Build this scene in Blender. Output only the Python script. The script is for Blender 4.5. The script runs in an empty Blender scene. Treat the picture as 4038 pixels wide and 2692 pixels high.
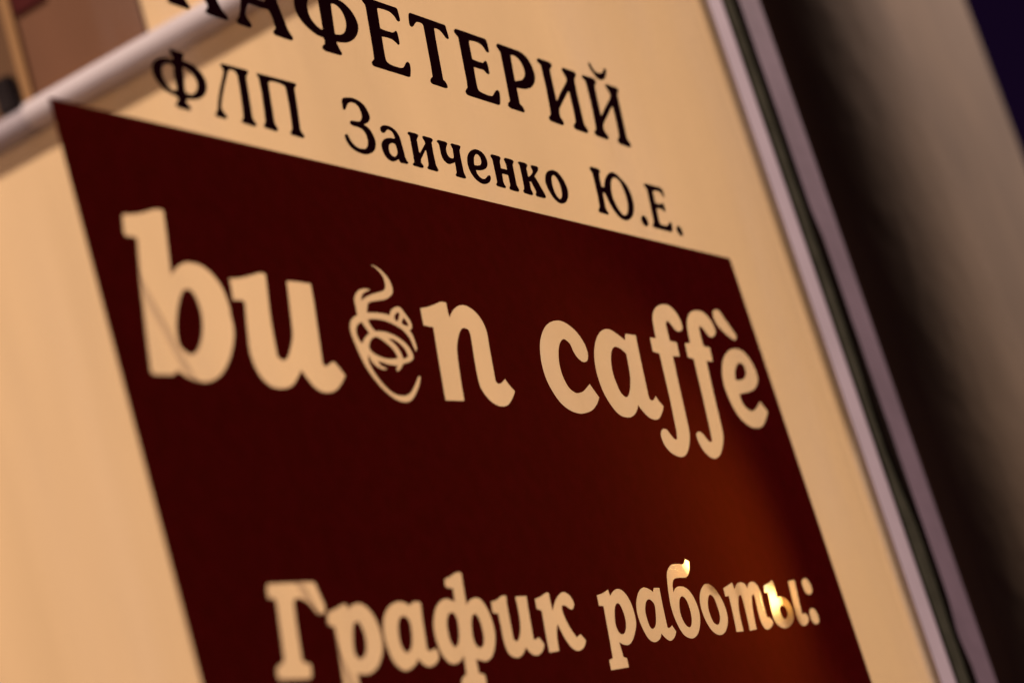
import bpy, bmesh, math
from mathutils import Matrix, Vector

# ---------------------------------------------------------------- camera
scene = bpy.context.scene
col = scene.collection
cam_data = bpy.data.cameras.new("camera")
cam = bpy.data.objects.new("camera", cam_data)
col.objects.link(cam)
cam.matrix_world = Matrix(((0.499260, -0.065373, -0.863982, -0.408718),
                           (-0.818059, -0.364148, -0.445169, -0.312523),
                           (-0.285515, 0.929044, -0.235284, -0.214838),
                           (0.000000, 0.000000, 0.000000, 1.000000)))
cam_data.sensor_width = 36.0
cam_data.lens = 78.2362
cam_data.clip_start = 0.02
cam_data.clip_end = 200.0
cam_data.dof.use_dof = True
cam_data.dof.focus_distance = 0.722
cam_data.dof.aperture_fstop = 8.2
scene.camera = cam
scene.render.resolution_x = 1024
scene.render.resolution_y = 682

# ---------------------------------------------------------------- world: night
world = bpy.data.worlds.new("World")
scene.world = world
world.use_nodes = True
bg = world.node_tree.nodes["Background"]
bg.inputs[0].default_value = (0.34, 0.11, 0.62, 1)
bg.inputs[1].default_value = 0.016

# ---------------------------------------------------------------- lights
def aim(o, target):
    d = Vector(target) - o.location
    o.rotation_euler = d.to_track_quat('-Z', 'Y').to_euler()

def area(name, loc, target, size, power, colr):
    l = bpy.data.lights.new(name, 'AREA')
    l.shape = 'DISK'
    l.size = size
    l.energy = power
    l.color = colr
    o = bpy.data.objects.new(name, l)
    col.objects.link(o)
    o.location = loc
    aim(o, target)
    return o

# ceiling lamp of the room behind the glass, high up and to the left
area("room_lamp", (-2.0, 1.35, 3.05), (0.47, 0.25, 0.05), 0.28, 222.0, (1.0, 0.83, 0.68))
# light that comes back from the rest of the room
area("room_bounce", (-1.6, 1.5, 0.0), (0.47, 0.2, 0.05), 1.6, 24.0, (1.0, 0.69, 0.52))
# street lamp outside, to the right and high
area("street_lamp", (4.70, -1.90, 3.9), (0.5, 0.0, 0.0), 0.9, 1180.0, (1.0, 0.74, 0.66))

scene.view_settings.view_transform = 'Standard'
scene.view_settings.look = 'None'
scene.view_settings.exposure = 0.0
scene.view_settings.gamma = 1.0
scene.view_settings.use_curve_mapping = False

# ---------------------------------------------------------------- materials
def mat(name, base, rough=0.6, noise=0.0, nscale=40.0, bump=0.0, bscale=200.0, spec=0.5, stretch=(1, 1, 1)):
    m = bpy.data.materials.new(name)
    m.use_nodes = True
    nt = m.node_tree
    p = nt.nodes["Principled BSDF"]
    p.inputs["Roughness"].default_value = rough
    p.inputs["Specular IOR Level"].default_value = spec
    tc = nt.nodes.new("ShaderNodeTexCoord")
    mp = nt.nodes.new("ShaderNodeMapping")
    mp.inputs["Scale"].default_value = stretch
    nt.links.new(tc.outputs["Object"], mp.inputs["Vector"])
    n = nt.nodes.new("ShaderNodeTexNoise")
    n.inputs["Scale"].default_value = nscale
    n.inputs["Detail"].default_value = 5
    nt.links.new(mp.outputs[0], n.inputs["Vector"])
    r = nt.nodes.new("ShaderNodeValToRGB")
    r.color_ramp.elements[0].position = 0.3
    r.color_ramp.elements[1].position = 0.7
    r.color_ramp.elements[0].color = tuple(c * (1 - noise) for c in base) + (1,)
    r.color_ramp.elements[1].color = tuple(min(1, c * (1 + noise)) for c in base) + (1,)
    nt.links.new(n.outputs["Fac"], r.inputs["Fac"])
    nt.links.new(r.outputs[0], p.inputs["Base Color"])
    if bump:
        b = nt.nodes.new("ShaderNodeTexNoise")
        b.inputs["Scale"].default_value = bscale
        b.inputs["Detail"].default_value = 4
        nt.links.new(mp.outputs[0], b.inputs["Vector"])
        bn = nt.nodes.new("ShaderNodeBump")
        bn.inputs["Strength"].default_value = bump
        bn.inputs["Distance"].default_value = 0.002
        nt.links.new(b.outputs["Fac"], bn.inputs["Height"])
        nt.links.new(bn.outputs[0], p.inputs["Normal"])
    return m

M = {}
M['wall'] = mat("cream_plaster", (0.70, 0.472, 0.265), 0.75, 0.075, 22.0, 0.04, 60.0, 0.15, (1, 1, 0.12))
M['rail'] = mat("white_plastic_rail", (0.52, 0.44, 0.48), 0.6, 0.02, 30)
M['rail_dim'] = mat("dimmed_plastic_rail", (0.33, 0.27, 0.31), 0.5, 0.02, 30)  # rail's dim far stretch: the shadow on it is put into the colour
M['panel'] = mat("brown_board", (0.150, 0.066, 0.036), 0.6, 0.10, 14, 0.0, 1, 0.06, (1, 1, 0.3))
M['post'] = mat("tan_wood_strip", (0.30, 0.155, 0.065), 0.6, 0.15, 20, 0, 1, 0.1, (1, 1, 0.2))
M['back'] = mat("dark_brown_board", (0.115, 0.058, 0.030), 0.7, 0.15, 12, 0, 1, 0.06)
M['red'] = mat("dark_red_board", (0.06, 0.008, 0.007), 0.7, 0.15, 20, 0, 1, 0.05)
M['box'] = mat("charcoal_plastic", (0.012, 0.007, 0.007), 0.7, 0.1, 20, 0, 1, 0.05)
M['cable'] = mat("tan_cable", (0.50, 0.32, 0.175), 0.6, 0.05, 30)
M['lip'] = mat("white_window_paint", (0.375, 0.325, 0.355), 0.45, 0.06, 25, 0.05, 150, 0.05)
M['strip'] = mat("grey_lavender_paint", (0.128, 0.095, 0.118), 0.5, 0.12, 30, 0.1, 120, 0.05)
M['gasket'] = mat("grey_green_rubber", (0.040, 0.040, 0.028), 0.7, 0.3, 60, 0.2, 200, 0.0)
M['seal'] = mat("black_sealant", (0.007, 0.005, 0.004), 0.6, 0.2, 80, 0.3, 250, 0.0)
M['render'] = mat("brown_render", (0.110, 0.081, 0.049), 0.9, 0.32, 8.0, 0.25, 60.0, 0.05, (1, 1, 0.5))
M['ink'] = mat("black_vinyl", (0.006, 0.0008, 0.0020), 0.4, 0.05, 60, 0, 1, 0.0)
M['cup'] = mat("lamp_metal", (0.55, 0.42, 0.30), 0.4, 0.05, 40)

# translucent maroon vinyl
m = bpy.data.materials.new("maroon_vinyl")
m.use_nodes = True
nt = m.node_tree
p = nt.nodes["Principled BSDF"]
p.inputs["Base Color"].default_value = (0.016, 0.0002, 0.0002, 1)
p.inputs["Roughness"].default_value = 0.18
p.inputs["Specular IOR Level"].default_value = 0.0
fn = nt.nodes.new("ShaderNodeTexNoise")
fn.inputs["Scale"].default_value = 160.0
fn.inputs["Detail"].default_value = 6
ftc = nt.nodes.new("ShaderNodeTexCoord")
nt.links.new(ftc.outputs["Object"], fn.inputs["Vector"])
fr = nt.nodes.new("ShaderNodeValToRGB")
fr.color_ramp.elements[0].position = 0.35
fr.color_ramp.elements[1].position = 0.65
fr.color_ramp.elements[0].color = (0.012, 0.0001, 0.0009, 1)
fr.color_ramp.elements[1].color = (0.018, 0.0001, 0.0014, 1)
nt.links.new(fn.outputs["Fac"], fr.inputs["Fac"])
nt.links.new(fr.outputs[0], p.inputs["Base Color"])
tr = nt.nodes.new("ShaderNodeBsdfTranslucent")
tr.inputs[0].default_value = (0.023, 0.0018, 0.0001, 1)
ad = nt.nodes.new("ShaderNodeAddShader")
nt.links.new(p.outputs[0], ad.inputs[0])
nt.links.new(tr.outputs[0], ad.inputs[1])
nt.links.new(ad.outputs[0], nt.nodes["Material Output"].inputs[0])
M['film'] = m

# window glass: clear with a Schlick reflection
m = bpy.data.materials.new("window_glass")
m.use_nodes = True
nt = m.node_tree
for n in list(nt.nodes):
    if n.type == 'BSDF_PRINCIPLED':
        nt.nodes.remove(n)
lw = nt.nodes.new("ShaderNodeLayerWeight")
lw.inputs["Blend"].default_value = 0.5
pw = nt.nodes.new("ShaderNodeMath"); pw.operation = 'POWER'; pw.inputs[1].default_value = 5.0
ml = nt.nodes.new("ShaderNodeMath"); ml.operation = 'MULTIPLY_ADD'
ml.inputs[1].default_value = 0.95; ml.inputs[2].default_value = 0.04
tp = nt.nodes.new("ShaderNodeBsdfTransparent"); tp.inputs[0].default_value = (0.985, 0.99, 0.985, 1)
gl = nt.nodes.new("ShaderNodeBsdfGlossy"); gl.inputs["Roughness"].default_value = 0.0
mx = nt.nodes.new("ShaderNodeMixShader")
nt.links.new(lw.outputs["Facing"], pw.inputs[0])
nt.links.new(pw.outputs[0], ml.inputs[0])
nt.links.new(ml.outputs[0], mx.inputs[0])
nt.links.new(tp.outputs[0], mx.inputs[1])
nt.links.new(gl.outputs[0], mx.inputs[2])
gtc = nt.nodes.new("ShaderNodeTexCoord")
gmp = nt.nodes.new("ShaderNodeMapping"); gmp.inputs["Scale"].default_value = (1, 1, 0.25)
gno = nt.nodes.new("ShaderNodeTexNoise"); gno.inputs["Scale"].default_value = 26.0; gno.inputs["Detail"].default_value = 7.0
grp = nt.nodes.new("ShaderNodeMapRange")          # thin film of street dust and wiping streaks
grp.inputs["From Min"].default_value = 0.48; grp.inputs["From Max"].default_value = 0.78
grp.inputs["To Min"].default_value = 0.0; grp.inputs["To Max"].default_value = 0.07
gdf = nt.nodes.new("ShaderNodeBsdfDiffuse"); gdf.inputs[0].default_value = (0.6, 0.55, 0.52, 1)
gm2 = nt.nodes.new("ShaderNodeMixShader")
nt.links.new(gtc.outputs["Object"], gmp.inputs[0])
nt.links.new(gmp.outputs[0], gno.inputs["Vector"])
nt.links.new(gno.outputs["Fac"], grp.inputs["Value"])
nt.links.new(grp.outputs[0], gm2.inputs[0])
nt.links.new(mx.outputs[0], gm2.inputs[1])
nt.links.new(gdf.outputs[0], gm2.inputs[2])
nt.links.new(gm2.outputs[0], nt.nodes["Material Output"].inputs[0])
M['glass'] = m

# glowing bulb
m = bpy.data.materials.new("lit_bulb")
m.use_nodes = True
p = m.node_tree.nodes["Principled BSDF"]
p.inputs["Base Color"].default_value = (0.8, 0.7, 0.5, 1)
nt = m.node_tree
tc = nt.nodes.new("ShaderNodeTexCoord")
sx = nt.nodes.new("ShaderNodeSeparateXYZ")
nt.links.new(tc.outputs["Object"], sx.inputs[0])
ab = nt.nodes.new("ShaderNodeMath"); ab.operation = 'ABSOLUTE'
nt.links.new(sx.outputs["Z"], ab.inputs[0])
mr = nt.nodes.new("ShaderNodeMapRange")       # the filament sits at mid height: hottest there, orange at the ends
mr.interpolation_type = 'SMOOTHSTEP'
mr.inputs["From Min"].default_value = 0.0
mr.inputs["From Max"].default_value = 0.0075
mr.inputs["To Min"].default_value = 7.5
mr.inputs["To Max"].default_value = 0.9
nt.links.new(ab.outputs[0], mr.inputs["Value"])
nt.links.new(mr.outputs[0], p.inputs["Emission Strength"])
p.inputs["Emission Color"].default_value = (1.0, 0.58, 0.15, 1)
M['bulb'] = m

# ---------------------------------------------------------------- helpers
def link(name, me, material, parent=None):
    o = bpy.data.objects.new(name, me)
    if material:
        me.materials.clear()
        me.materials.append(M[material])
    col.objects.link(o)
    if parent:
        o.parent = parent
    return o

def tag(o, label=None, cat=None, group=None, kind=None):
    if label: o["label"] = label
    if cat: o["category"] = cat
    if group: o["group"] = group
    if kind: o["kind"] = kind
    return o

def empty(name, loc=(0, 0, 0)):
    o = bpy.data.objects.new(name, None)
    col.objects.link(o)
    o.location = loc
    o.empty_display_size = 0.05
    return o

def box(name, a, b, material, parent=None, bevel=0.0, seg=2):
    bm = bmesh.new()
    bmesh.ops.create_cube(bm, size=1.0)
    for v in bm.verts:
        v.co = Vector([(a[i] + b[i]) / 2 + v.co[i] * (b[i] - a[i]) for i in range(3)])
    if bevel:
        bmesh.ops.bevel(bm, geom=bm.edges[:], offset=bevel, segments=seg, profile=0.5, affect='EDGES')
    me = bpy.data.meshes.new(name)
    bm.to_mesh(me); bm.free()
    for f in me.polygons:
        f.use_smooth = False
    return link(name, me, material, parent)

def extrude_profile(name, prof, z0, z1, material, parent=None, smooth=True, nz=1):
    """closed XY profile swept along Z"""
    n = len(prof)
    vs, fs = [], []
    for k in range(nz + 1):
        z = z0 + (z1 - z0) * k / nz
        vs += [(x, y, z) for x, y in prof]
    for k in range(nz):
        for i in range(n):
            j = (i + 1) % n
            fs.append((k * n + i, k * n + j, (k + 1) * n + j, (k + 1) * n + i))
    fs.append(tuple(reversed(range(n))))
    fs.append(tuple(range(nz * n, nz * n + n)))
    me = bpy.data.meshes.new(name)
    me.from_pydata(vs, [], fs)
    bm = bmesh.new(); bm.from_mesh(me)
    bmesh.ops.recalc_face_normals(bm, faces=bm.faces[:])
    bm.to_mesh(me); bm.free()
    if smooth:
        for f in me.polygons:
            f.use_smooth = len(f.vertices) == 4
        me.set_sharp_from_angle(angle=math.radians(35))
    return link(name, me, material, parent)

def outline(s):
    """control points in mm on the pane ('!' = corner) -> dense closed polyline in metres"""
    pts = []
    for t in s.split():
        c = t.endswith('!')
        x, z = t.rstrip('!').split(',')
        pts.append((float(x) / 1000, float(z) / 1000, c))
    out = []
    n = len(pts)
    for i in range(n):
        p0, p1, p2, p3 = pts[i - 1], pts[i], pts[(i + 1) % n], pts[(i + 2) % n]
        if p1[2] and p2[2]:
            out.append(p1[:2])
            continue
        t1 = (0, 0) if p1[2] else ((p2[0] - p0[0]) / 2, (p2[1] - p0[1]) / 2)
        t2 = (0, 0) if p2[2] else ((p3[0] - p1[0]) / 2, (p3[1] - p1[1]) / 2)
        if p1[2]:
            t1 = (1.2 * (p2[0] - p1[0]) - 0.5 * t2[0], 1.2 * (p2[1] - p1[1]) - 0.5 * t2[1])
        if p2[2]:
            t2 = (1.2 * (p2[0] - p1[0]) - 0.5 * t1[0], 1.2 * (p2[1] - p1[1]) - 0.5 * t1[1])
        d = math.hypot(p2[0] - p1[0], p2[1] - p1[1])
        # keep tangents no longer than the chord so curves do not overshoot
        def cl(t):
            l = math.hypot(*t)
            return t if l <= d * 1.3 or l == 0 else (t[0] * d * 1.3 / l, t[1] * d * 1.3 / l)
        t1, t2 = cl(t1), cl(t2)
        S = 5
        for k in range(S):
            u = k / S
            h00 = 2 * u ** 3 - 3 * u ** 2 + 1; h10 = u ** 3 - 2 * u ** 2 + u
            h01 = -2 * u ** 3 + 3 * u ** 2; h11 = u ** 3 - u ** 2
            out.append((h00 * p1[0] + h10 * t1[0] + h01 * p2[0] + h11 * t2[0],
                        h00 * p1[1] + h10 * t1[1] + h01 * p2[1] + h11 * t2[1]))
    return out

def flat_shape(name, contours, y, thick, material, parent):
    """even-odd filled contours standing in the XZ plane at depth y"""
    cu = bpy.data.curves.new(name, 'CURVE')
    cu.dimensions = '2D'
    cu.fill_mode = 'BOTH'
    cu.extrude = thick / 2
    for c in contours:
        sp = cu.splines.new('POLY')
        sp.points.add(len(c) - 1)
        for q, (x, z) in zip(sp.points, c):
            q.co = (x * 100, z * 100, 0, 1)      # filled at 100x, the fill code needs large numbers
        sp.use_cyclic_u = True
    cu.extrude = thick / 2 * 100
    tmp = bpy.data.objects.new("tmp", cu)
    col.objects.link(tmp)
    dg = bpy.context.evaluated_depsgraph_get()
    me = bpy.data.meshes.new_from_object(tmp.evaluated_get(dg))
    bpy.data.objects.remove(tmp)
    bpy.data.curves.remove(cu)
    me.name = name
    for v in me.vertices:
        x, z, t = v.co / 100
        v.co = (x, y - t, z)
    return link(name, me, material, parent)

def tube(name, pts, r, material, parent=None, sides=10):
    cu = bpy.data.curves.new(name, 'CURVE')
    cu.dimensions = '3D'
    cu.bevel_depth = r
    cu.bevel_resolution = 3
    cu.use_fill_caps = True
    sp = cu.splines.new('NURBS')
    sp.points.add(len(pts) - 1)
    for q, p_ in zip(sp.points, pts):
        q.co = (*p_, 1)
    sp.use_endpoint_u = True
    sp.order_u = 4
    tmp = bpy.data.objects.new("tmp", cu)
    col.objects.link(tmp)
    dg = bpy.context.evaluated_depsgraph_get()
    me = bpy.data.meshes.new_from_object(tmp.evaluated_get(dg))
    bpy.data.objects.remove(tmp)
    me.name = name
    for f in me.polygons:
        f.use_smooth = True
    return link(name, me, material, parent)

# ---------------------------------------------------------------- setting
WX = 0.470            # the side wall behind the glass stands square to the pane
prof = []
for k in range(13):                                   # the wall's outer corner is rounded over towards the frame
    a = math.pi + (math.pi / 2) * k / 12
    prof.append((WX + 0.0042 + 0.0042 * math.cos(a), 0.0042 + 0.0042 * math.sin(a)))
prof += [(WX + 0.0044, 0.0040), (WX + 0.016, 0.0040), (WX + 0.016, 0.75), (WX, 0.75)]
w = extrude_profile("wall_interior", prof, -0.75, 0.70, 'wall')
tag(w, kind="structure")

# rounded rendered pier outside, beyond the frame, against the night sky
prof = []
cxp, cyp, rr = 0.76, 0.2, 0.2
for k in range(25):
    a = math.pi + (math.pi / 2) * k / 24
    prof.append((cxp + rr * math.cos(a), cyp + rr * math.sin(a)))
prof += [(0.93, 0.0), (0.944, 0.004), (0.948, 0.014), (0.948, 0.5), (cxp - rr, 0.5)]
pier = extrude_profile("pier", prof, -1.0, 1.6, 'render')
tag(pier, "rough brown rendered pier with a rounded edge beyond the window frame", "pier")

# ---------------------------------------------------------------- window
win = empty("shop_window", (0, 0, -0.75))
tag(win, "glass shop window with black lettering, a maroon film sign and a pale frame", "window")
def P(o):
    o.parent = win
    o.matrix_parent_inverse = Matrix.Translation((0, 0, 0.75))
    return o

P(box("glass_pane", (-0.55, 0.0, -0.74), (0.4698, 0.003, 0.68), 'glass'))

# pale rounded inner moulding of the frame
P(box("moulding", (0.4745, -0.0003, -0.74), (0.4918, 0.0038, 0.68), 'lip'))

# rubber gasket with an uneven bead of black sealant along its right side
import random
random.seed(4)
gk = P(box("gasket", (0.4922, -0.0010, -0.74), (0.5085, 0.010, 0.68), 'gasket', None, 0.0008))
vs, fs = [], []
N = 330
zz0, zz1 = -0.74, 0.68
wob = 0.0
edge = []
for k in range(N + 1):
    if random.random() < 0.10:
        wob = random.choice((0.0, 0.0, 0.0032, 0.0065, -0.0040))
    edge.append(wob + random.uniform(-0.0003, 0.0003))
edge = [sum(edge[max(0, i - 1):i + 2]) / len(edge[max(0, i - 1):i + 2]) for i in range(N + 1)]
left = []
wob = 0.0
for k in range(N + 1):
    if random.random() < 0.06:
        wob = random.uniform(-0.0045, 0.0035)
    left.append(wob)
left = [sum(left[max(0, i - 3):i + 4]) / len(left[max(0, i - 3):i + 4]) for i in range(N + 1)]
for k in range(N + 1):
    z = zz0 + (zz1 - zz0) * k / N
    xl = 0.5050 + left[k]; xr = 0.5112 + edge[k]
    vs += [(xl, -0.0011, z), (xl + 0.0015, -0.0016, z), (xr - 0.001, -0.0018, z), (xr, -0.0013, z), (xr, 0.006, z), (xl, 0.006, z)]
for k in range(N):
    for i in range(6):
        j = (i + 1) % 6
        fs.append((k * 6 + i, k * 6 + j, k * 6 + 6 + j, k * 6 + 6 + i))
me = bpy.data.meshes.new("sealant_bead")
me.from_pydata(vs, [], fs)
bm = bmesh.new(); bm.from_mesh(me)
bmesh.ops.recalc_face_normals(bm, faces=bm.faces[:])
bm.to_mesh(me); bm.free()
for f in me.polygons: f.use_smooth = True
link("sealant_bead", me, 'seal', gk)

P(box("frame_strip", (0.5103, -0.0012, -0.74), (0.5405, 0.060, 0.68), 'strip', None, 0.0012))

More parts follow.
